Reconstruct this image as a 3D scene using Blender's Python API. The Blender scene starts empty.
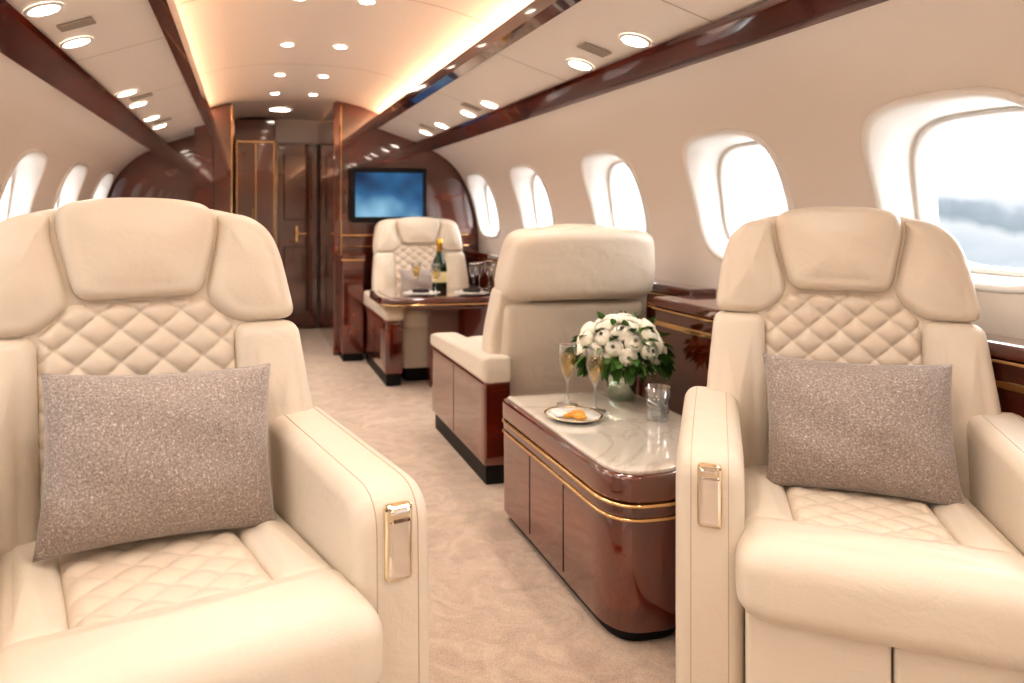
import bpy, bmesh, math, random
from mathutils import Vector, Matrix
random.seed(7)
S=bpy.context.scene
COL=S.collection
# ------------------------------------------------------------------ helpers
def lin(c):
    out=[]
    for v in c:
        v=v/255.0
        out.append(v/12.92 if v<=0.04045 else ((v+0.055)/1.055)**2.4)
    return (*out,1.0)
def newmat(name):
    m=bpy.data.materials.new(name); m.use_nodes=True
    nt=m.node_tree; b=nt.nodes['Principled BSDF']
    return m,nt,b
def mat(name,col,rough=0.5,metal=0.0,coat=0.0,trans=0.0,emis=None,es=0.0,bump=0.0,bscale=200.0,ior=1.45,spec=0.5,sheen=0.0,wrinkle=0.0):
    m,nt,b=newmat(name)
    b.inputs['Base Color'].default_value=lin(col)
    b.inputs['Roughness'].default_value=rough
    b.inputs['Metallic'].default_value=metal
    b.inputs['Coat Weight'].default_value=coat
    b.inputs['Coat Roughness'].default_value=0.04
    b.inputs['Transmission Weight'].default_value=trans
    b.inputs['IOR'].default_value=ior
    b.inputs['Specular IOR Level'].default_value=spec
    b.inputs['Sheen Weight'].default_value=sheen
    if emis:
        b.inputs['Emission Color'].default_value=lin(emis)
        b.inputs['Emission Strength'].default_value=es
    if bump>0:
        tc=nt.nodes.new('ShaderNodeTexCoord'); n=nt.nodes.new('ShaderNodeTexNoise')
        n.inputs['Scale'].default_value=bscale; n.inputs['Detail'].default_value=3
        bp=nt.nodes.new('ShaderNodeBump'); bp.inputs['Strength'].default_value=bump; bp.inputs['Distance'].default_value=0.002
        nt.links.new(tc.outputs['Object'],n.inputs['Vector']); nt.links.new(n.outputs['Fac'],bp.inputs['Height'])
        if wrinkle>0:
            n2=nt.nodes.new('ShaderNodeTexNoise'); n2.inputs['Scale'].default_value=9; n2.inputs['Detail'].default_value=3; n2.inputs['Distortion'].default_value=.8
            b2=nt.nodes.new('ShaderNodeBump'); b2.inputs['Strength'].default_value=wrinkle; b2.inputs['Distance'].default_value=0.02
            nt.links.new(tc.outputs['Object'],n2.inputs['Vector']); nt.links.new(n2.outputs['Fac'],b2.inputs['Height']); nt.links.new(b2.outputs['Normal'],bp.inputs['Normal'])
        nt.links.new(bp.outputs['Normal'],b.inputs['Normal'])
    return m
def ramp_mat(name,stops,scale=(1,1,1),nscale=5,detail=6,dist=0.0,rough=0.4,coat=0.0,bump=0.0,bdist=0.002,metal=0.0,nrough=0.6,sheen=0.0,spec=0.5,cior=1.5):
    m,nt,b=newmat(name)
    tc=nt.nodes.new('ShaderNodeTexCoord'); mp=nt.nodes.new('ShaderNodeMapping'); mp.inputs['Scale'].default_value=scale
    n=nt.nodes.new('ShaderNodeTexNoise'); n.inputs['Scale'].default_value=nscale; n.inputs['Detail'].default_value=detail
    n.inputs['Roughness'].default_value=nrough; n.inputs['Distortion'].default_value=dist
    r=nt.nodes.new('ShaderNodeValToRGB'); el=r.color_ramp.elements
    el[0].position=stops[0][0]; el[0].color=lin(stops[0][1]); el[1].position=stops[-1][0]; el[1].color=lin(stops[-1][1])
    for p,c in stops[1:-1]:
        e=el.new(p); e.color=lin(c)
    L=nt.links.new
    L(tc.outputs['Object'],mp.inputs['Vector']); L(mp.outputs['Vector'],n.inputs['Vector']); L(n.outputs['Fac'],r.inputs['Fac']); L(r.outputs['Color'],b.inputs['Base Color'])
    b.inputs['Roughness'].default_value=rough; b.inputs['Coat Weight'].default_value=coat; b.inputs['Coat Roughness'].default_value=0.02; b.inputs['Coat IOR'].default_value=cior
    b.inputs['Metallic'].default_value=metal; b.inputs['Sheen Weight'].default_value=sheen; b.inputs['Specular IOR Level'].default_value=spec
    if bump>0:
        bp=nt.nodes.new('ShaderNodeBump'); bp.inputs['Strength'].default_value=bump; bp.inputs['Distance'].default_value=bdist
        L(n.outputs['Fac'],bp.inputs['Height']); L(bp.outputs['Normal'],b.inputs['Normal'])
    return m

M_leather=mat('cream_leather',(220,208,192),rough=0.36,bump=0.25,bscale=260,wrinkle=.25)
M_leather2=mat('cream_leather_quilt',(217,203,186),rough=0.40,bump=0.2,bscale=260)
M_wall=mat('wall_liner',(235,227,219),rough=0.55)
M_ceil=mat('ceiling_liner',(238,231,224),rough=0.45)
M_plastic=mat('window_bezel',(242,240,237),rough=0.35)
M_wood=ramp_mat('mahogany_gloss',[(0.25,(52,11,4)),(0.5,(90,25,8)),(0.8,(124,44,16))],scale=(1.2,1.2,3),nscale=1.8,detail=5,dist=1.0,rough=0.12,coat=1.0,spec=.8,cior=1.8)
M_woodh=ramp_mat('mahogany_gloss_long',[(0.25,(52,12,5)),(0.5,(84,25,9)),(0.8,(112,40,15))],scale=(6,0.8,6),nscale=1.6,detail=4,dist=0.5,rough=0.12,coat=1.0,spec=.8,cior=1.8)
M_gold=mat('polished_gold',(236,204,152),rough=0.14,metal=1.0)
M_pgold=mat('champagne_metal',(236,224,200),rough=0.10,metal=1.0)
M_chrome=mat('chrome',(236,234,230),rough=0.07,metal=1.0)
M_black=mat('black_toe',(14,12,12),rough=0.5)
M_dark=mat('dark_gap',(40,30,26),rough=0.8)
M_stitch=mat('leather_stitch',(190,170,148),rough=0.6)
def thin_glass(name,tint,refl=.10,edge=.55):
    m=bpy.data.materials.new(name); m.use_nodes=True; nt=m.node_tree; nt.nodes.clear()
    o=nt.nodes.new('ShaderNodeOutputMaterial'); t=nt.nodes.new('ShaderNodeBsdfTransparent'); t.inputs['Color'].default_value=(*tint,1)
    g=nt.nodes.new('ShaderNodeBsdfGlossy'); g.inputs['Roughness'].default_value=.03
    lw=nt.nodes.new('ShaderNodeLayerWeight'); lw.inputs['Blend'].default_value=.35
    mr=nt.nodes.new('ShaderNodeMapRange'); mr.inputs['To Min'].default_value=refl; mr.inputs['To Max'].default_value=edge
    mx=nt.nodes.new('ShaderNodeMixShader')
    nt.links.new(lw.outputs['Facing'],mr.inputs['Value']); nt.links.new(mr.outputs[0],mx.inputs[0])
    nt.links.new(t.outputs[0],mx.inputs[1]); nt.links.new(g.outputs[0],mx.inputs[2]); nt.links.new(mx.outputs[0],o.inputs[0]); return m
M_glass=thin_glass('clear_glass',(.93,.95,.95),.10,.85)
M_champ=thin_glass('champagne_liquid',(.96,.82,.46),.05,.3)
M_bottle=mat('green_glass',(18,42,16),rough=0.08,coat=0.5)
M_foil=mat('gold_foil',(214,170,80),rough=0.3,metal=1.0)
M_label=mat('bottle_label',(228,210,160),rough=0.6)
M_porc=mat('porcelain',(245,243,238),rough=0.15,coat=0.6)
M_petal=mat('white_petal',(252,246,232),rough=0.6,sheen=0.2)
M_leaf=ramp_mat('green_leaf',[(0.3,(34,70,24)),(0.7,(92,130,54))],nscale=30,rough=0.5)
M_lamp=mat('lamp_glow',(255,246,235),emis=(255,244,228),es=16.0)
M_cove=mat('cove_glow',(255,235,215),emis=(255,205,165),es=19.0)
M_seam=mat('seam_shadow',(180,166,152),rough=0.8)
M_vent=mat('vent_grey',(176,166,156),rough=0.5)
M_pillow=ramp_mat('taupe_sparkle_fabric',[(0.3,(124,111,105)),(0.5,(152,139,132)),(0.64,(174,162,155)),(0.74,(222,214,208))],nscale=260,detail=2,nrough=0.7,rough=0.45,bump=0.5,bdist=0.003,sheen=0.4)
M_marble=ramp_mat('marble_top',[(0.3,(204,193,181)),(0.47,(214,205,194)),(0.5,(200,189,177)),(0.53,(216,208,197)),(0.8,(228,221,212))],nscale=2.2,detail=5,dist=1.0,rough=0.05,coat=1.0,spec=.8,cior=1.7)
# carpet
def carpet():
    m,nt,b=newmat('beige_carpet')
    tc=nt.nodes.new('ShaderNodeTexCoord'); L=nt.links.new
    n=nt.nodes.new('ShaderNodeTexNoise'); n.inputs['Scale'].default_value=9; n.inputs['Detail'].default_value=4; n.inputs['Distortion'].default_value=2.0
    r=nt.nodes.new('ShaderNodeValToRGB'); e=r.color_ramp.elements
    e[0].position=.32; e[0].color=lin((184,164,147)); e[1].position=.68; e[1].color=lin((206,187,169))
    n2=nt.nodes.new('ShaderNodeTexNoise'); n2.inputs['Scale'].default_value=420; n2.inputs['Detail'].default_value=2
    mx=nt.nodes.new('ShaderNodeMixRGB'); mx.blend_type='OVERLAY'; mx.inputs['Fac'].default_value=.55
    L(tc.outputs['Object'],n.inputs['Vector']); L(tc.outputs['Object'],n2.inputs['Vector'])
    L(n.outputs['Fac'],r.inputs['Fac']); L(r.outputs['Color'],mx.inputs[1]); L(n2.outputs['Fac'],mx.inputs[2]); L(mx.outputs['Color'],b.inputs['Base Color'])
    bp=nt.nodes.new('ShaderNodeBump'); bp.inputs['Strength'].default_value=.7; bp.inputs['Distance'].default_value=.004
    L(n2.outputs['Fac'],bp.inputs['Height']); L(bp.outputs['Normal'],b.inputs['Normal'])
    b.inputs['Roughness'].default_value=.95; b.inputs['Specular IOR Level'].default_value=.1; b.inputs['Sheen Weight'].default_value=.3
    return m
M_carpet=carpet()
M_pane=thin_glass('window_pane',(1,1,1),.02,.08)
def screen_mat():
    m,nt,b=newmat('tv_screen_picture'); L=nt.links.new
    tc=nt.nodes.new('ShaderNodeTexCoord'); n=nt.nodes.new('ShaderNodeTexNoise'); n.inputs['Scale'].default_value=2.5; n.inputs['Detail'].default_value=2
    r=nt.nodes.new('ShaderNodeValToRGB'); e=r.color_ramp.elements
    e[0].position=.35; e[0].color=lin((14,48,84)); e[1].position=.7; e[1].color=lin((150,200,225)); x=e.new(.5); x.color=lin((40,104,150))
    L(tc.outputs['Object'],n.inputs['Vector']); L(n.outputs['Fac'],r.inputs['Fac']); L(r.outputs['Color'],b.inputs['Emission Color'])
    b.inputs['Base Color'].default_value=(0.01,0.01,0.01,1); b.inputs['Emission Strength'].default_value=.9; b.inputs['Roughness'].default_value=.1
    return m
M_screen=screen_mat()

def empty(name,loc=(0,0,0),rotz=0,scale=(1,1,1)):
    e=bpy.data.objects.new(name,None); e.empty_display_size=.1; COL.objects.link(e)
    e.location=loc; e.rotation_euler=(0,0,math.radians(rotz)); e.scale=scale; return e
def finish(name,bm,m,parent=None,smooth=True,recalc=True,loc=None,rot=None):
    if recalc: bmesh.ops.recalc_face_normals(bm,faces=bm.faces)
    me=bpy.data.meshes.new(name); bm.to_mesh(me); bm.free()
    if smooth is True:
        for p in me.polygons: p.use_smooth=True
    ob=bpy.data.objects.new(name,me); COL.objects.link(ob)
    if m: me.materials.append(m)
    if parent: ob.parent=parent
    if loc is not None: ob.location=loc
    if rot is not None: ob.rotation_euler=rot
    return ob
def mesh(name,vs,fs,m,parent=None,smooth=True,loc=None,rot=None,recalc=True):
    bm=bmesh.new(); V=[bm.verts.new(v) for v in vs]
    for f in fs:
        try: bm.faces.new([V[i] for i in f])
        except ValueError: pass
    return finish(name,bm,m,parent,smooth,recalc,loc,rot)
def rbox(name,lo,hi,m,parent=None,r=0.004,seg=2,rot=None,piv=None):
    c=[(a+b)/2 for a,b in zip(lo,hi)]; s=[abs(b-a) for a,b in zip(lo,hi)]
    bm=bmesh.new(); bmesh.ops.create_cube(bm,size=1.0)
    for v in bm.verts: v.co=Vector((v.co.x*s[0],v.co.y*s[1],v.co.z*s[2]))
    r=min(r,min(s)*.49)
    if r>0: bmesh.ops.bevel(bm,geom=list(bm.edges),offset=r,segments=seg,profile=.5,affect='EDGES')
    return finish(name,bm,m,parent,smooth=(r>0.012),loc=c,rot=rot)
def tube(name,path,r,m,parent=None,n=6,closed=False):
    P=[Vector(p) for p in path]; N=len(P); vs=[];fs=[]
    for i,p in enumerate(P):
        a=P[i-1] if (i>0 or closed) else p; b=P[(i+1)%N] if (i<N-1 or closed) else p
        t=(b-a).normalized(); u=t.cross(Vector((1,.01,0)) if abs(t.x)<.9 else Vector((0,1,0))).normalized(); w=t.cross(u)
        for k in range(n):
            an=2*math.pi*k/n; vs.append(tuple(p+u*r*math.cos(an)+w*r*math.sin(an)))
    for i in range(N if closed else N-1):
        j=(i+1)%N
        for k in range(n):
            l=(k+1)%n; fs.append((i*n+k,i*n+l,j*n+l,j*n+k))
    return mesh(name,vs,fs,m,parent)
def area2(p): return .5*sum(p[i][0]*p[(i+1)%len(p)][1]-p[(i+1)%len(p)][0]*p[i][1] for i in range(len(p)))
def round_poly(pts,r,n=6,step=.03):
    if not isinstance(r,(list,tuple)): r=[r]*len(pts)
    out=[]; N=len(pts)
    for i in range(N):
        p=Vector(pts[i]); a=Vector(pts[i-1]); b=Vector(pts[(i+1)%N]); ri=r[i]
        if ri<=0: out.append(tuple(p)); continue
        da=(a-p); db=(b-p); la=min(ri,da.length*.48); lb=min(ri,db.length*.48)
        A=p+da.normalized()*la; B=p+db.normalized()*lb
        for k in range(n+1):
            t=k/n; q=A*(1-t)**2+p*2*t*(1-t)+B*t*t; out.append((q.x,q.y))
    res=[]
    for i in range(len(out)):
        a=out[i]; b=out[(i+1)%len(out)]; d=math.hypot(b[0]-a[0],b[1]-a[1]); res.append(a)
        if d>step*1.5:
            k=int(d/step)
            for j in range(1,k): t=j/k; res.append((a[0]+(b[0]-a[0])*t,a[1]+(b[1]-a[1])*t))
    cl=[res[0]]
    for p in res[1:]:
        if math.hypot(p[0]-cl[-1][0],p[1]-cl[-1][1])>1e-4: cl.append(p)
    return cl
def puff(name,poly,d0,d1,r0,r1,bulge,fm,m,parent=None,nq=5):
    if area2(poly)<0: poly=poly[::-1]
    N=len(poly)
    xs=[p[0] for p in poly]; ys=[p[1] for p in poly]
    cx=(min(xs)+max(xs))/2; cy=(min(ys)+max(ys))/2; hx=(max(xs)-min(xs))/2; hy=(max(ys)-min(ys))/2
    def ring(ins,d,s=1.0):
        fx=(1-ins/hx)*s; fy=(1-ins/hy)*s
        return [(cx+(p[0]-cx)*fx,cy+(p[1]-cy)*fy,d) for p in poly]
    R=[]
    R.append(ring(r0,d0,.5)); 
    for k in range(nq+1):
        t=k/nq*math.pi/2; R.append(ring(r0*(1-math.sin(t)),d0+r0*(1-math.cos(t))))
    for k in range(nq+1):
        t=k/nq*math.pi/2; R.append(ring(r1*(1-math.cos(t)),d1-r1*(1-math.sin(t))))
    for s in (.9,.75,.58,.38,.18):
        R.append(ring(r1,d1+bulge*(1-s*s),s))
    vs=[]; fs=[]
    for rg in R:
        for q in rg: vs.append(fm(*q))
    for k in range(len(R)-1):
        for i in range(N):
            j=(i+1)%N; fs.append((k*N+i,k*N+j,(k+1)*N+j,(k+1)*N+i))
    vs.append(fm(cx,cy,d0)); c0=len(vs)-1; vs.append(fm(cx,cy,d1+bulge)); c1=len(vs)-1; l=(len(R)-1)*N
    for i in range(N):
        j=(i+1)%N; fs.append((j,i,c0)); fs.append((l+i,l+j,c1))
    return mesh(name,vs,fs,m,parent)
def prism(name,poly,z0,z1,m,parent=None,r=.004,smooth=True):
    return puff(name,poly,z0,z1,r,r,0,lambda x,y,d:(x,y,d),m,parent,nq=3)
def quilt(name,wf,h0,h1,base,amp,cw,ch,fm,m,parent,nx=96,ny=110,edge=.025):
    vs=[];fs=[]
    for j in range(ny+1):
        h=h0+(h1-h0)*j/ny; w=wf(h)
        for i in range(nx+1):
            x=-w+2*w*i/nx
            e=min(w-abs(x),h-h0,h1-h)/edge; e=max(0,min(1,e)); e=math.sqrt(1-(1-e)**2)
            a=x/cw+h/ch; b=x/cw-h/ch
            f=(abs(math.sin(math.pi*a))*abs(math.sin(math.pi*b)))**.38
            vs.append(fm(x,h,base*e+amp*f*e))
    for j in range(ny):
        for i in range(nx):
            k=j*(nx+1)+i; fs.append((k,k+1,k+nx+2,k+nx+1))
    return mesh(name,vs,fs,m,parent)
def lathe(name,prof,m,parent=None,loc=(0,0,0),n=32,cap=True):
    vs=[];fs=[]
    for r,z in prof:
        for i in range(n):
            a=2*math.pi*i/n; vs.append((r*math.cos(a),r*math.sin(a),z))
    for k in range(len(prof)-1):
        for i in range(n):
            j=(i+1)%n; fs.append((k*n+i,k*n+j,(k+1)*n+j,(k+1)*n+i))
    if cap:
        if prof[0][0]>1e-5: fs.append(tuple(range(n))[::-1])
        if prof[-1][0]>1e-5: fs.append(tuple((len(prof)-1)*n+i for i in range(n)))
    bm=bmesh.new(); V=[bm.verts.new(v) for v in vs]
    for f in fs:
        try: bm.faces.new([V[i] for i in f])
        except ValueError: pass
    bmesh.ops.remove_doubles(bm,verts=bm.verts,dist=1e-5)
    return finish(name,bm,m,parent,True,True,loc)

# ------------------------------------------------------------------ cabin shell
XC=.33
Y0,Y1=-2.3,6.62
WP=[(1.08,0.0),(1.22,.18),(1.32,.42),(1.365,.66),(1.365,.85),(1.33,1.06),(1.245,1.27),(1.13,1.40),(1.0,1.48)]
def cat(P,n=8):
    out=[]
    Q=[P[0]]+P+[P[-1]]
    for i in range(1,len(Q)-2):
        p0,p1,p2,p3=Q[i-1],Q[i],Q[i+1],Q[i+2]
        for k in range(n):
            t=k/n
            out.append(tuple(.5*((2*p1[c])+(-p0[c]+p2[c])*t+(2*p0[c]-5*p1[c]+4*p2[c]-p3[c])*t*t+(-p0[c]+3*p1[c]-3*p2[c]+p3[c])*t**3) for c in (0,1)))
    out.append(P[-1]); return out
WC=cat(WP,10)
def dz(z):
    for a,b in zip(WC,WC[1:]):
        if a[1]<=z<=b[1]:
            t=(z-a[1])/(b[1]-a[1]+1e-9); return a[0]+(b[0]-a[0])*t
    return WC[-1][0] if z>1 else WC[0][0]
def dome(d): return 1.83-.12*(abs(d)/.66)**2.6
ZL,ZH=.76,1.37
def sweep(name,pts,y0,y1,m,side,parent=None,smooth=True):
    vs=[];fs=[]
    for y in (y0,y1):
        for d,z in pts: vs.append((XC+side*d,y,z))
    n=len(pts)
    for i in range(n-1): fs.append((i,i+1,n+i+1,n+i))
    return mesh(name,vs,fs,m,parent,smooth,recalc=False)
def wall(name,side,ys):
    root=empty(name)
    low=[(dz(ZL*k/24),ZL*k/24) for k in range(25)]
    high=[(dz(ZH+(1.48-ZH)*k/8),ZH+(1.48-ZH)*k/8) for k in range(9)]
    mid=[(dz(ZL+(ZH-ZL)*k/24),ZL+(ZH-ZL)*k/24) for k in range(25)]
    sweep('liner_lower',low,Y0,Y1,M_wall,side,root); sweep('liner_upper',high,Y0,Y1,M_wall,side,root)
    ys=sorted(ys)
    bd=[ys[0]-.42]+[(a+b)/2 for a,b in zip(ys,ys[1:])]+[ys[-1]+.42]
    if bd[0]>Y0: sweep('liner_mid_aft',mid,Y0,bd[0],M_wall,side,root)
    if bd[-1]<Y1: sweep('liner_mid_fwd',mid,bd[-1],Y1,M_wall,side,root)
    N=96; zc=1.065
    for wi,yc in enumerate(ys):
        yl=yc-bd[wi]; yr=bd[wi+1]-yc
        def pt(ang,w,h,n):
            c,s=math.cos(ang),math.sin(ang)
            k=(abs(c)**n+abs(s)**n)**(-1.0/n)
            return (w*k*c,h*k*s)
        def cell(ang):
            c,s=math.cos(ang),math.sin(ang); hu=ZH-zc; hd=zc-ZL
            t=min((yr if c>0 else yl)/abs(c) if abs(c)>1e-6 else 1e9,(hu if s>0 else hd)/abs(s) if abs(s)>1e-6 else 1e9)
            return (t*c,t*s)
        angs=[2*math.pi*i/N for i in range(N)]
        for cx_,cy_ in ((1,1),(1,-1),(-1,1),(-1,-1)):
            aa=math.atan2(cy_*((ZH-zc) if cy_>0 else (zc-ZL)),cx_*(yr if cx_>0 else yl))%(2*math.pi)
            k=min(range(N),key=lambda i:abs(angs[i]-aa)); angs[k]=aa
        def build(nm,rings,m):
            vs=[];fs=[]
            for fn in rings:
                for an in angs: vs.append(fn(an))
            for k in range(len(rings)-1):
                for i in range(N):
                    j=(i+1)%N; fs.append((k*N+i,k*N+j,(k+1)*N+j,(k+1)*N+i))
            return mesh(nm,vs,fs,m,root,recalc=False)
        W,Hh=.25,.228
        def mk(t):
            def fn(an):
                p=cell(an); q=pt(an,W,Hh,3.2); y=p[0]+(q[0]-p[0])*t; z=p[1]+(q[1]-p[1])*t+zc
                return (XC+side*dz(z),yc+y,z)
            return fn
        build('liner_cell_%d'%wi,[mk(t) for t in (0,.25,.5,.75,1)],M_wall)
        def mr(w,h,n,off,flat=0.0):
            def fn(an):
                q=pt(an,w,h,n); z=q[1]+zc; d=dz(z)*(1-flat)+(1.38)*flat
                return (XC+side*(d+off),yc+q[0],z)
            return fn
        n_=3.4
        build('bezel_%d'%wi,[mr(W+.004,Hh+.004,n_,0),mr(W,Hh,n_,-.010),mr(W-.010,Hh-.010,n_,-.012),mr(W-.018,Hh-.018,n_,-.002),mr(W-.028,Hh-.026,n_,.035,.2),mr(W-.036,Hh-.032,n_,.06,.5),mr(W-.038,Hh-.034,n_,.063,.5)],M_plastic)
        build('inner_frame_%d'%wi,[mr(W-.038,Hh-.034,n_,.063,.5),mr(W-.044,Hh-.040,n_,.055,.5),mr(W-.050,Hh-.046,n_,.06,.6),mr(W-.053,Hh-.049,n_,.10,.8)],M_plastic)
        vs=[mr(W-.050,Hh-.046,n_,.075,.7)(an) for an in angs]
        mesh('pane_%d'%wi,vs,[tuple(range(N))],M_pane,root,smooth=False,recalc=False)
        ld=bpy.data.lights.new('portal','AREA'); ld.shape='RECTANGLE'; ld.size=.40; ld.size_y=.42; ld.cycles.is_portal=True
        lo=bpy.data.objects.new('window_portal_%d'%wi,ld); COL.objects.link(lo); lo.parent=root
        lo.location=(XC+side*1.53,yc,zc); lo.rotation_euler=(0,math.radians(90*side),0)
    return root
RW=[-1.20,-.32,.56,1.43,2.245,3.10,4.07,4.97]
LW=[3.58+.91*k for k in range(-5,3)]
WR=wall('wall_right',1,RW); WL=wall('wall_left',-1,LW)
# ceiling : bands, side panels, cove, dome
ceil=empty('ceiling')
for side,sn in ((1,'right'),(-1,'left')):
    sweep('side_panel_'+sn,[(.90,1.527),(.56,1.64)],Y0,Y1,M_ceil,side,ceil,False)
    sweep('cove_shelf_'+sn,[(.56,1.64),(.56,1.65),(.66,1.65),(.66,1.71)],Y0,Y1,M_ceil,side,ceil,False)
    sweep('cove_strip_'+sn,[(.635,1.656),(.61,1.656)],Y0,Y1,M_cove,side,ceil,False)
    t=empty('trim_wood_'+sn)
    sweep('wood_band',[(1.01,1.478),(.998,1.466),(.893,1.508),(.885,1.522),(.90,1.53)],Y0,Y1,M_woodh,side,t,False)
    sweep('cove_rail',[(.60,1.627),(.595,1.614),(.550,1.629),(.542,1.672),(.555,1.675),(.56,1.65)],Y0,Y1,M_woodh,side,t,False)
    for k in range(9):
        y=-1.9+k*.915
        sweep('panel_gap_%d_%s'%(k,sn),[(.895,1.5275),(.60,1.6255)],y,y+.005,M_seam,side,ceil,False)
vs=[];fs=[];n=40
for y in (Y0,Y1):
    for i in range(n+1):
        d=-.66+1.32*i/n; vs.append((XC+d,y,dome(d)))
for i in range(n): fs.append((i,i+1,n+2+i,n+1+i))
mesh('dome_panel',vs,fs,M_ceil,ceil,recalc=False)
for k in range(6):
    y=-1.4+k*1.37
    vs=[]
    for yy in (y,y+.006):
        for i in range(n+1):
            d=-.66+1.32*i/n; vs.append((XC+d,yy,dome(d)-.001))
    mesh('dome_gap_%d'%k,vs,fs,M_seam,ceil,recalc=False)
# downlights
def downlight(x,y,z,nx=0.0,power=6,r=.045,spot=True):
    e=empty('ceiling_downlight',(x,y,z)); e.rotation_euler=(0,nx,0)
    lathe('ring',[(r*.88,-.002),(r*.9,-.005),(r*1.05,-.005),(r*1.12,0)],M_plastic,e,n=28,cap=False)
    lathe('glow',[(0.0001,-.003),(r*.89,-.003)],M_lamp,e,n=28,cap=False)
    if spot:
        ld=bpy.data.lights.new('spot','SPOT'); ld.energy=power; ld.color=(1,.91,.81); ld.spot_size=math.radians(135); ld.spot_blend=.9; ld.shadow_soft_size=.045
        lo=bpy.data.objects.new('lamp',ld); COL.objects.link(lo); lo.parent=e; lo.location=(0,0,-.012)
tilt=math.atan2(1.64-1.527,.34)
for side in (1,-1):
    d=.84; z=1.527+(.90-d)*(1.64-1.527)/.34
    for y in (-1.6,-.7,.25,.62,1.15,2.07,2.45,3.45,3.8,4.35,4.75):
        downlight(XC+side*d,y,z-.001,nx=side*tilt,power=8,r=.045)
for y in (-1.7,-.8,.1,1.0,1.9,2.8,3.6,4.4,5.1):
    for dx in (-.13,.13):
        downlight(XC+dx,y,dome(dx)-.001,power=9,r=.032)
downlight(.27,5.9,dome(0)-.002,power=16,r=.09)
# vents on side panels
for side in (1,-1):
    for y in (2.26,3.62,4.55):
        v=empty('air_vent',(XC+side*.80,y,1.558)); v.rotation_euler=(0,side*tilt,0)
        for k in range(4): rbox('slat_%d'%k,(-.05,-.03+k*.017,-.006),(.05,-.022+k*.017,0),M_vent,v,r=.001,seg=1)

rbox('floor',(-.95,Y0,-.05),(1.6,Y1,0),M_carpet,None,r=0)
# side ledges (built-in parts of the side walls)
def ledge(name,side,y0,y1,din,z=.74,parent=None,dp=.24):
    e=parent or empty(name)
    x0=XC+side*din; x1=XC+side*1.355
    def bx(nm,a,b,z0,z1,m,r=.004):
        rbox(name+'_'+nm,(min(a,b),y0,z0),(max(a,b),y1,z1),m,e,r=r)
    bx('cap',x0-side*.012,x1,z-.035,z,M_woodh,.008)
    bx('gold_edge',x0-side*.015,x0,z-.044,z-.036,M_gold,.003)
    bx('upper_panel',x0,x1,z-dp,z-.036,M_woodh)
    bx('gold_strip',x0-side*.006,x0,z-.10,z-.082,M_gold,.003)
    if dp<.6: bx('lower_panel',x0+side*.01,x0+side*.03,.0,z-dp,M_wall)
    return e
ledge('side_ledge',1,Y0,1.84,1.262,parent=WR); ledge('side_ledge_fwd',1,2.40,5.25,1.262,parent=WR); ledge('side_ledge',-1,Y0,5.68,1.262,parent=WL)
ledge('side_cabinet',1,1.85,2.39,1.10,z=.72,parent=WR,dp=.68)
# aft bulkhead behind camera
def profile_poly(side,dmin,dmax=2):
    pts=[(1.08,0)]+WC+[(.90,1.527),(.66,1.607),(.66,1.71)]+[(d,dome(d)) for d in (.6,.5,.4,.3,.2,.1,0)]
    out=[p for p in pts if dmin<=p[0]<=dmax]
    zt=dome(dmin) if dmin<.66 else None
    if zt: out.append((dmin,zt))
    out.append((dmin,0)); return [(XC+side*d,z) for d,z in out]
def slab(name,poly,y0,y1,m,parent=None):
    n=len(poly); vs=[(x,y0,z) for x,z in poly]+[(x,y1,z) for x,z in poly]
    fs=[tuple(range(n)),tuple(range(2*n-1,n-1,-1))]+[(i,(i+1)%n,n+(i+1)%n,n+i) for i in range(n)]
    return mesh(name,vs,fs,m,parent,smooth=False)
ab=empty('wall_back'); slab('panel_r',profile_poly(1,0),Y0-.04,Y0,M_wall,ab); slab('panel_l',profile_poly(-1,0),Y0-.04,Y0,M_wall,ab)
# forward bulkheads
fb=empty('wall_front')
slab('bulkhead_right',profile_poly(1,.305),5.26,5.31,M_wood,fb)
slab('bulkhead_left',profile_poly(-1,.60),5.70,5.75,M_wood,fb)
slab('bulkhead_end',profile_poly(1,0),6.56,6.61,M_ceil,fb); slab('bulkhead_end_l',profile_poly(-1,0),6.56,6.61,M_ceil,fb)
rbox('corridor_side_right',(.635,5.31,0),(.68,6.56,1.79),M_wood,fb)
rbox('pillar_right',(.615,5.235,0),(.665,5.30,1.80),M_wood,fb,r=.008)
rbox('pillar_gold',(.668,5.25,0),(.676,5.258,1.78),M_gold,fb,r=.002)
rbox('rail_gold',(.68,5.248,.845),(1.62,5.262,.86),M_gold,fb)
rbox('rail_gold_low',(.68,5.248,.77),(1.62,5.262,.778),M_gold,fb)
wc=empty('wardrobe_cabinet')
slab('carcass',[(-.09,0),(-.34,0),(-.34,1.705),(-.27,1.72),(-.09,1.78)],5.30,6.28,M_wood,wc)
rbox('edge_gold',(-.092,5.296,.0),(-.084,5.31,1.77),M_gold,wc,r=.002)
rbox('door_line',(-.215,5.296,.06),(-.211,5.302,1.66),M_dark,wc,r=.001)
gc=empty('galley_closet')
rbox('carcass',(-.086,6.30,0),(.25,6.54,1.79),M_wood,gc,r=.008)
for x in (-.07,.085,.235): rbox('gold_line_%d'%int(x*1000),(x,6.288,.02),(x+.012,6.302,1.62),M_gold,gc,r=.003)
rbox('gold_top',(-.07,6.288,1.60),(.247,6.302,1.612),M_gold,gc,r=.003)
rbox('handle',(.06,6.27,.92),(.07,6.29,1.05),M_gold,gc,r=.003)
d1=empty('door_1')
rbox('leaf',(.28,6.50,.01),(.625,6.545,1.62),M_wood,d1,r=.006)
rbox('raised_panel_top',(.33,6.488,.95),(.575,6.505,1.52),M_woodh,d1,r=.01)
rbox('raised_panel_low',(.33,6.488,.12),(.575,6.505,.72),M_woodh,d1,r=.01)
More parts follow.
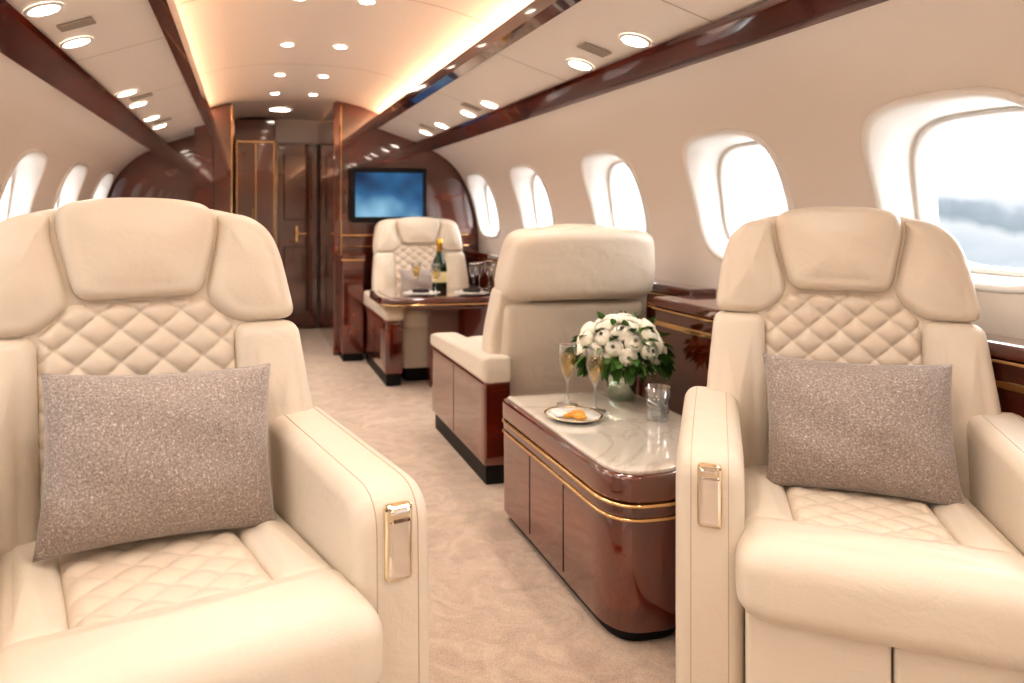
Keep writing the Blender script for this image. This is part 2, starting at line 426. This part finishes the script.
rbox('handle_plate',(.43,6.484,.76),(.455,6.494,.90),M_gold,d1,r=.003)
rbox('lever',(.43,6.455,.825),(.53,6.468,.84),M_gold,d1,r=.005)
rbox('gold_jamb',(.272,6.49,.0),(.28,6.50,1.63),M_gold,d1,r=.002)
# tv
tv=empty('television')
rbox('housing',(.73,5.19,.945),(1.29,5.255,1.335),M_black,tv,r=.012)
rbox('screen',(.765,5.184,.985),(1.255,5.192,1.30),M_screen,tv,r=.002)
# credenza below
cz=empty('bulkhead_credenza')
rbox('body',(.645,5.00,.05),(.80,5.225,.70),M_wood,cz,r=.012)
rbox('top',(.635,4.985,.70),(.81,5.225,.735),M_woodh,cz,r=.012)
rbox('gold',(.64,4.993,.688),(.805,5.22,.70),M_gold,cz,r=.003)
rbox('toe',(.655,5.02,0),(.79,5.22,.05),M_black,cz,r=.002)

# ------------------------------------------------------------------ seats
def seat(name,loc,rotz,wood=False,scale=(1,1,1),arms_y=(-.28,.22),arm_h=.605,bw=1.0,bx=0.0):
    root=empty(name,loc,rotz,scale)
    T=math.radians(13); yb,zb=.165,.40
    def bmap(x,h,d):
        d=d+.35*x*x*(1 if d>-.02 else .4)
        return (x*bw+bx,yb+h*math.sin(T)-d*math.cos(T),zb+h*math.cos(T)+d*math.sin(T)*.3)
    # back shells
    up=round_poly([(-.225,.36),(.225,.36),(.240,.46),(.205,.62),(.12,.648),(-.12,.648),(-.205,.62),(-.240,.46)],.06)
    if wood: up=round_poly([(-.262,.355),(.262,.355),(.268,.46),(.240,.64),(.12,.655),(-.12,.655),(-.240,.64),(-.268,.46)],.06)
    puff('back_shell_upper',up,-.13 if wood else -.10,.02,.05,.02,0,bmap,M_leather,root)
    lw=.25
    low=round_poly([(-lw,-.32 if wood else -.12),(lw,-.32 if wood else -.12),(lw+.002,.345),(-lw-.002,.345)],.035)
    puff('back_shell_lower',low,-.085,.015,.04,.02,0,bmap,M_leather,root)
    # headrest
    hd=round_poly([(-.100,.462),(.100,.462),(.130,.60),(.126,.648),(.06,.664),(-.06,.664),(-.126,.648),(-.130,.60)],[.03,.03,.04,.03,.05,.05,.03,.04])
    puff('headrest',hd,-.04,.054,.02,.026,.016,bmap,M_leather,root,nq=7)
    for s in (1,-1):
        wg=round_poly([(s*.158,.402),(s*.106,.455),(s*.138,.60),(s*.134,.636),(s*.200,.626),(s*.242,.575),(s*.266,.404)],[.03,.03,.03,.03,.06,.07,.03])
        puff('wing_%s'%('r' if s>0 else 'l'),wg,-.06,.044,.02,.028,.014,bmap,M_leather,root,nq=7)
        bo=round_poly([(s*.150,-.02),(s*.156,.402),(s*.267,.402),(s*.286,.2),(s*.286,-.02)],[.02,.03,.03,.05,.02])
        puff('bolster_%s'%('r' if s>0 else 'l'),bo,-.06,.046,.02,.030,.014,bmap,M_leather,root,nq=7)
    def wf(h):
        if h<.40: return .160
        return .160-(h-.40)/.06*.05
    quilt('quilted_back',wf,-.02,.462,.022,.013,.066,.062,bmap,M_leather2,root,nx=120,ny=150)
    # seat cushion
    fy=-.36 if not wood else -.42
    fl=lambda x,y,d:(x,y,d-.05*max(0,(y+.2))*.8)
    puff('cushion_front_roll',round_poly([(-.228,fy),(.228,fy),(.228,fy+.18),(-.228,fy+.18)],[.05,.05,.03,.03]),.335,.478,.045,.055,.010,fl,M_leather,root,nq=9)
    for s in (1,-1):
        puff('cushion_side_%s'%('r' if s>0 else 'l'),round_poly([(s*.125,fy+.15),(s*.212,fy+.15),(s*.212,.20),(s*.125,.20)],.02),.36,.470,.01,.024,.008,fl,M_leather,root)
    cm=lambda x,y,d:(x,y,.447+d-.05*max(0,(y+.2))*.8)
    quilt('quilted_cushion',lambda h:.128,fy+.14,.20,.015,.009,.070,.066,cm,M_leather2,root)
    rbox('cushion_core',(-.2,fy+.1,.33),(.2,.2,.44),M_leather,root,r=.01)
    # skirt
    for s in (1,-1):
        x0,x1=sorted((s*.0015,s*.212))
        rbox('skirt_%s'%('r' if s>0 else 'l'),(x0,fy+.035,.04 if not wood else .09),(x1,.2,.345),M_leather,root,r=.008,seg=3)
    rbox('toe',(-.19,fy+.07,0),(.19,.16,.09),M_black,root,r=.004)
    a0,a1=arms_y
    for s in (1,-1):
        sn='r' if s>0 else 'l'
        if not wood:
            prof=round_poly([(a0,.035),(a0-.005,.30),(a0,arm_h-.008),(a1,arm_h+.015),(a1+.05,.45),(a1+.03,.035)],[.015,.05,.06,.06,.05,.02],n=8)
            puff('arm_'+sn,prof,-.058,.058,.030,.030,.003,lambda y,z,d,s=s:(s*.27+d,y,z),M_leather,root,nq=7)
            i0=[i for i,p in enumerate(prof) if p[1]>.05 and p[0]<a1-.02 and not (p[0]>a0+.05 and p[1]<.5)]
            for dd in (-.031,.031):
                tube('arm_seam_%s_%d'%(sn,int(dd*1000)),[(s*.27+dd,prof[i][0],prof[i][1]) for i in i0],.0007,M_stitch,root)
            rbox('arm_plate_frame_'+sn,(s*.27-.021,a0-.010,.464),(s*.27+.021,a0+.01,.580),M_pgold,root,r=.008,seg=4)
            rbox('arm_plate_inset_'+sn,(s*.27-.017,a0-.0125,.469),(s*.27+.017,a0+.0,.560),M_chrome,root,r=.006,seg=3)
            rbox('arm_plate_button_'+sn,(s*.27-.014,a0-.014,.563),(s*.27+.014,a0+.0,.574),M_chrome,root,r=.004,seg=2)
        else:
            prof=round_poly([(a0,.08),(a0,arm_h-.075),(a1,arm_h-.075),(a1,.08)],[.01,.03,.01,.01])
            puff('arm_wood_'+sn,prof,-.045,.045,.008,.008,0,lambda y,z,d,s=s:(s*.275+d,y,z),M_wood,root,nq=3)
            rbox('arm_gap_'+sn,(s*.275-.046,a0+.38,.09),(s*.275+.046,a0+.383,arm_h-.09),M_dark,root,r=.001,seg=1)
            rbox('arm_toe_'+sn,(s*.275-.035,a0+.03,0),(s*.275+.035,a1-.02,.08),M_black,root,r=.002)
            pad=round_poly([(a0-.01,arm_h-.08),(a0-.01,arm_h-.02),(a0+.06,arm_h),(a1,arm_h+.03),(a1,arm_h-.08)],[.02,.03,.03,.02,.01])
            puff('arm_pad_'+sn,pad,-.052,.052,.022,.022,.0,lambda y,z,d,s=s:(s*.275+d,y,z),M_leather,root,nq=6)
    return root
def pillow(name,parent_loc,rotz,local,size,tiltx,roll,thick=.066):
    W,Hh=size; n=56; vs=[];fs=[]
    ph=random.random()*6
    for sgn in (1,-1):
        for j in range(n+1):
            for i in range(n+1):
                u=-1+2*i/n; v=-1+2*j/n
                x=W/2*u*(1-.055*(1-v*v)); z=Hh/2*v*(1-.07*(1-u*u))
                t=thick*max(0,((1-u**4)*(1-v**4)))**.55*(.62+.38*(1-u*u)*(1-v*v))
                t+=.005*math.sin(6*u+3*v+ph)*math.sin(4*v-2*u+ph*1.7)*(1-u**4)*(1-v**4)
                vs.append((x,-sgn*t,z))
    off=(n+1)**2
    for s in (0,1):
        for j in range(n):
            for i in range(n):
                k=s*off+j*(n+1)+i; f=(k,k+1,k+n+2,k+n+1); fs.append(f if s==0 else f[::-1])
    bm=bmesh.new(); V=[bm.verts.new(v) for v in vs]
    for f in fs: bm.faces.new([V[i] for i in f])
    bmesh.ops.remove_doubles(bm,verts=bm.verts,dist=1e-5)
    ob=finish(name,bm,M_pillow,None,True)
    Mx=Matrix.Translation(parent_loc)@Matrix.Rotation(math.radians(rotz),4,'Z')@Matrix.Translation(local)@Matrix.Rotation(math.radians(tiltx),4,'X')@Matrix.Rotation(math.radians(roll),4,'Y')
    ob.matrix_world=Mx
    return ob
LS=(-.144,1.283,0); RS=(1.193,1.252,0)
seat('armchair',LS,16,scale=(1.13,1,1),bw=1.03,bx=.010); seat('armchair',RS,-35,scale=(1,1,.985),bw=.985)
pillow('throw_pillow',LS,16,(.022,.055,.602),(.395,.29),-17,3)
pillow('throw_pillow',RS,-35,(0.008,.055,.580),(.345,.275),-17,-.5)
seat('armchair',(1.235,2.92,0),180,wood=True,scale=(1.14,1,.93),arms_y=(-.50,.30),arm_h=.49)
seat('armchair',(1.17,4.70,0),0,wood=True,scale=(1.16,1,.94),arms_y=(-.48,.30),arm_h=.49)
pillow('throw_pillow',(1.15,4.70,0),0,(-.02,.04,.555),(.27,.19),-17,0)

# ------------------------------------------------------------------ low cabinet with marble top
lc=empty('low_cabinet')
cp=[(.84,1.58),(1.02,1.58),(1.30,1.95),(1.30,2.35),(.84,2.35)]
def off(poly,d):
    N=len(poly); out=[]
    if area2(poly)<0: poly=poly[::-1]
    for i in range(N):
        a=Vector(poly[i-1]); p=Vector(poly[i]); b=Vector(poly[(i+1)%N]); t=(b-a).normalized(); out.append((p.x+t.y*d,p.y-t.x*d))
    return out
base=round_poly(cp,[.11,.06,.05,.02,.03],n=10)
prism('toe',off(base,-.02),0,.03,M_black,lc)
prism('body',base,.03,.30,M_wood,lc,r=.004)
prism('gold_lower',off(base,.006),.292,.300,M_gold,lc,r=.003)
prism('frieze',off(base,.001),.30,.325,M_woodh,lc,r=.001)
prism('gold_upper',off(base,.008),.325,.334,M_gold,lc,r=.004)
prism('top_frame',off(base,.004),.334,.400,M_woodh,lc,r=.010)
prism('marble',off(base,-.012),.398,.408,M_marble,lc,r=.003)
for y in (1.86,2.1): rbox('door_line_%d'%int(y*100),(.8385,y,.05),(.842,y+.003,.285),M_dark,lc,r=.0005,seg=1)
ZT=.408
# plate with fruit
pl=empty('dessert_plate',(.950,2.035,ZT),scale=(.88,.88,1))
lathe('plate',[(0.0001,.003),(.05,.003),(.055,.002),(.094,.014),(.095,.017),(.055,.007),(.0001,.006)],M_porc,pl,n=48)
lathe('gold_rim',[(.093,.0155),(.0965,.0165),(.093,.018),(.090,.016)],M_gold,pl,n=48,cap=False)
M_tart=ramp_mat('tart',[(.3,(180,110,30)),(.6,(226,170,70))],nscale=40,rough=.3)
for k,(x,y) in enumerate(((-.02,.0),(.025,.015),(.01,-.028))):
    lathe('tart_%d'%k,[(.0001,.008),(.02,.008),(.024,.014),(.018,.019),(.0001,.021)],M_tart,pl,loc=(x,y,0),n=20)
rbox('napkin',(-.06,-.01,.010),(-.02,.05,.022),M_porc,pl,r=.004)
def flute(name,x,y,z,h=.17,liquid=True,w=1.0):
    e=empty(name,(x,y,z)); k=h/.17
    out=[(.0001,.003),(.012,.003),(.028,.0015),(.0285,.003),(.012,.007),(.0038,.014),(.0032,.04),(.0034,.066),(.006,.075),(.016,.095),(.0235,.125),(.0225,.17)]
    lathe('glass',[(r*k*w,a*k) for r,a in out],M_glass,e,n=32,cap=False)
    lathe('rim',[(.0221*k*w,.1695*k),(.0228*k*w,.1705*k),(.0221*k*w,.1712*k)],M_chrome,e,n=32,cap=False)
    if liquid: lathe('champagne',[(.0001,.077*k),(.0052*k,.079*k),(.0148*k,.096*k),(.0222*k,.125*k),(.0222*k,.146*k),(.0001,.146*k)],M_champ,e,n=32)
flute('champagne_flute',1.00,2.185,ZT,h=.19,w=1.05); flute('champagne_flute',1.052,2.10,ZT,h=.19,w=1.05)
tb=empty('water_tumbler',(1.187,1.97,ZT))
lathe('glass',[(.0001,.001),(.028,.001),(.030,.004),(.037,.10),(.0355,.10),(.0285,.012),(.0001,.010)],M_glass,tb)
lathe('water',[(.0001,.011),(.028,.012),(.0325,.062),(.0001,.062)],thin_glass('water',(.9,.93,.94),.05,.3),tb)
# flowers
fl=empty('rose_bouquet',(1.215,2.235,ZT),scale=(1.02,1.02,1.0))
M_vase=mat('mirrored_vase',(176,186,168),rough=.12,metal=.85)
lathe('vase',[(.0001,.001),(.040,.001),(.044,.006),(.054,.110),(.052,.112),(.048,.108),(.0001,.10)],M_vase,fl,n=40)
def rose_mesh():
    vs=[];fs=[]
    # solid bud core so no gaps show between petals
    b=len(vs); nu,nv=16,10
    for j in range(nv+1):
        th=.35+(math.pi-.35)*j/nv
        for i in range(nu):
            a=2*math.pi*i/nu; vs.append((.0225*math.sin(th)*math.cos(a),.0225*math.sin(th)*math.sin(a),.0215*math.cos(th)-.002))
    for j in range(nv):
        for i in range(nu):
            k=(i+1)%nu; fs.append((b+j*nu+i,b+j*nu+k,b+(j+1)*nu+k,b+(j+1)*nu+i))
    def petal(phi,R,sp,th0,th1,flare):
        ns,nt_=10,8; b=len(vs)
        for j in range(nt_+1):
            t=j/nt_
            for i in range(ns+1):
                s=-1+2*i/ns
                th=th0+(th1+.18*s*s-th0)*t
                a=phi+s*sp
                rr=R*(1+flare*t**5)*(1+.035*s)
                vs.append((rr*math.sin(th)*math.cos(a),rr*math.sin(th)*math.sin(a),rr*math.cos(th)*.95))
        for j in range(nt_):
            for i in range(ns):
                k=b+j*(ns+1)+i; fs.append((k,k+1,k+ns+2,k+ns+1))
    for n,R,sp,t1,fl_ in ((2,.010,1.9,.35,0),(2,.0145,1.9,.45,.0),(3,.0190,1.5,.50,.0),(3,.0235,1.5,.60,.02),(3,.0270,1.35,.76,.03),(4,.0300,1.15,1.02,.06)):
        p0=random.random()*6
        for k in range(n): petal(p0+2*math.pi*k/n,R*random.uniform(.97,1.03),sp,2.5,t1*random.uniform(.92,1.08),fl_)
    me=bpy.data.meshes.new('rose'); me.from_pydata(vs,[],fs); me.materials.append(M_petal)
    for p in me.polygons: p.use_smooth=True
    return me
RM=[rose_mesh() for _ in range(4)]
cen=Vector((0,0,.165))
N=34
for k in range(N):
    z=1-(k+.5)/N*1.3; ph=k*2.39996
    s=math.sqrt(max(0,1-z*z)); d=Vector((s*math.cos(ph),s*math.sin(ph),z))
    p=cen+Vector((d.x*.122,d.y*.122,d.z*.090))*random.uniform(.92,1.07)
    o=bpy.data.objects.new('rose_%d'%k,random.choice(RM)); COL.objects.link(o); o.parent=fl; o.location=p
    q=(d+Vector((random.uniform(-.2,.2),random.uniform(-.2,.2),.15))).normalized().to_track_quat('Z','Y'); o.rotation_mode='QUATERNION'; o.rotation_quaternion=q; sc=random.uniform(.80,1.12); o.scale=(sc,sc,sc)
lv=[];lf=[]
for k in range(220):
    ph=random.random()*6.283; z=random.uniform(-.5,.9) if k%5<2 else random.uniform(-.6,-.1); s=math.sqrt(1-z*z); d=Vector((s*math.cos(ph),s*math.sin(ph),z))
    c=cen+Vector((d.x*.118,d.y*.118,d.z*.088)); side=d.cross(Vector((random.random(),random.random(),1))).normalized(); L=random.uniform(.045,.068) if z<.0 else random.uniform(.036,.05); w=L*.28
    nrm=side.cross(d).normalized(); b=len(lv)
    dirn=(d+nrm*random.uniform(-.3,.3)).normalized()
    for t,ww in ((0,.1),(.3,.9),(.6,.9),(.85,.5),(1,.02)):
        for s2 in (-1,0,1):
            lv.append(tuple(c+dirn*L*t+side*w*ww*s2+nrm*(.006*abs(s2)*ww)-nrm*.012*t*t))
    for j in range(4):
        for i in range(2):
            a=b+j*3+i; lf.append((a,a+1,a+4,a+3))
mesh('leaves',lv,lf,M_leaf,fl,recalc=False)
lathe('stems_core',[(.02,.10),(.06,.12),(.095,.14),(.10,.18),(.07,.23),(.0001,.24)],M_leaf,fl,n=20)
def champagne_bottle(x,y,z,s=1):
    e=empty('champagne_bottle',(x,y,z),scale=(s,s,s))
    lathe('glass',[(.0001,0),(.040,0),(.043,.005),(.043,.13),(.038,.165),(.022,.20),(.0155,.225),(.0145,.25)],M_bottle,e)
    lathe('foil',[(.0165,.215),(.0155,.25),(.0185,.262),(.0185,.285),(.012,.296),(.0001,.298)],M_foil,e)
    lathe('label',[(.0435,.045),(.0437,.046),(.0437,.105),(.0435,.106)],M_label,e,cap=False)
# ------------------------------------------------------------------ dining table
dt=empty('dining_table')
tp=round_poly([(.73,3.93),(1.55,3.93),(1.55,4.50),(.73,4.50)],[.16,.02,.02,.16],n=12)
prism('top',tp,.515,.545,M_woodh,dt,r=.008)
prism('gold_edge',off(tp,.003),.507,.515,M_gold,dt,r=.003)
prism('inlay',off(tp,-.05),.544,.547,M_wood,dt,r=.001)
rbox('pedestal',(1.05,4.16,.0),(1.55,4.24,.507),M_wood,dt,r=.01)
rbox('apron',(.92,4.10,.46),(1.55,4.30,.507),M_woodh,dt,r=.01)
champagne_bottle(1.16,4.36,.547,1.05)
for k,(x,y) in enumerate(((1.34,4.24),(1.42,4.06),(1.49,4.19),(1.41,4.34),(1.02,4.38),(1.49,4.40),(1.10,4.22))):
    flute('wine_glass',x,y,.547,h=.165,liquid=(k in (1,4,6)),w=1.3)
for x,y in ((1.27,4.06),(.98,4.10)):
    e=empty('dinner_plate',(x,y,.547))
    lathe('plate',[(.0001,.002),(.06,.002),(.10,.012),(.102,.015),(.06,.006),(.0001,.005)],M_porc,e,n=40)
    lathe('side_plate',[(.0001,.008),(.045,.008),(.075,.018),(.077,.021),(.045,.012),(.0001,.011)],M_porc,e,n=40)
    rbox('napkin',(-.045,-.03,.012),(.045,.03,.034),M_dark,e,r=.008)

# ------------------------------------------------------------------ world : bright haze, hills and water off the right side
w=bpy.data.worlds.new('sky'); S.world=w; w.use_nodes=True; nt=w.node_tree; bg=nt.nodes['Background']; L=nt.links.new
tc=nt.nodes.new('ShaderNodeTexCoord'); sp=nt.nodes.new('ShaderNodeSeparateXYZ')
ns=nt.nodes.new('ShaderNodeTexNoise'); ns.inputs['Scale'].default_value=12; ns.inputs['Detail'].default_value=5
ma=nt.nodes.new('ShaderNodeMath'); ma.operation='MULTIPLY_ADD'; ma.inputs[1].default_value=.10; ad=nt.nodes.new('ShaderNodeMath'); ad.operation='ADD'
L(tc.outputs['Generated'],sp.inputs[0]); L(tc.outputs['Generated'],ns.inputs['Vector'])
L(ns.outputs['Fac'],ma.inputs[0]); ma.inputs[2].default_value=.45; L(sp.outputs['Z'],ad.inputs[0]); L(ma.outputs[0],ad.inputs[1])
def ramp(stops):
    r=nt.nodes.new('ShaderNodeValToRGB'); e=r.color_ramp.elements; e[0].position=0; e[0].color=stops[0][1]; e[1].position=1; e[1].color=stops[-1][1]
    for p,c in stops[1:-1]:
        x=e.new(p); x.color=c
    L(ad.outputs[0],r.inputs['Fac']); return r
A=ramp([(0,(.3,.3,.3,1)),(.37,(.20,.20,.20,1)),(.42,(.115,.12,.123,1)),(.46,(.075,.083,.09,1)),(.485,(.095,.10,.105,1)),(.50,(.046,.055,.062,1)),(.515,(.058,.066,.074,1)),(.53,(.13,.135,.14,1)),(.555,(.25,.26,.27,1)),(.60,(.9,.93,.96,1)),(1,(1,1,1,1))])
B=ramp([(0,(.3,.3,.3,1)),(.44,(.20,.20,.20,1)),(.50,(.14,.143,.147,1)),(.54,(.3,.31,.32,1)),(.60,(.9,.93,.96,1)),(1,(1,1,1,1))])
mr=nt.nodes.new('ShaderNodeMapRange'); mr.inputs['From Min'].default_value=.62; mr.inputs['From Max'].default_value=.72; L(sp.outputs['X'],mr.inputs['Value'])
mx=nt.nodes.new('ShaderNodeMixRGB'); L(mr.outputs[0],mx.inputs[0]); L(B.outputs['Color'],mx.inputs[1]); L(A.outputs['Color'],mx.inputs[2])
L(mx.outputs[0],bg.inputs['Color']); bg.inputs['Strength'].default_value=8.5

# ------------------------------------------------------------------ camera
cd=bpy.data.cameras.new('camera'); cd.lens=36*740/1024; cd.sensor_width=36; cd.shift_x=(512-402)/1024; cd.shift_y=(212-341.5)/1024
cam=bpy.data.objects.new('camera',cd); COL.objects.link(cam); cam.location=(0,0,1.02); cam.rotation_euler=(math.radians(90),0,math.radians(-12))
cd.clip_start=.02; cd.dof.use_dof=True; cd.dof.focus_distance=1.45; cd.dof.aperture_fstop=3.8
S.camera=cam
S.view_settings.view_transform='Standard'; S.view_settings.exposure=0.0
try: S.view_settings.look='Medium High Contrast'
except Exception as ex: print('look',ex)
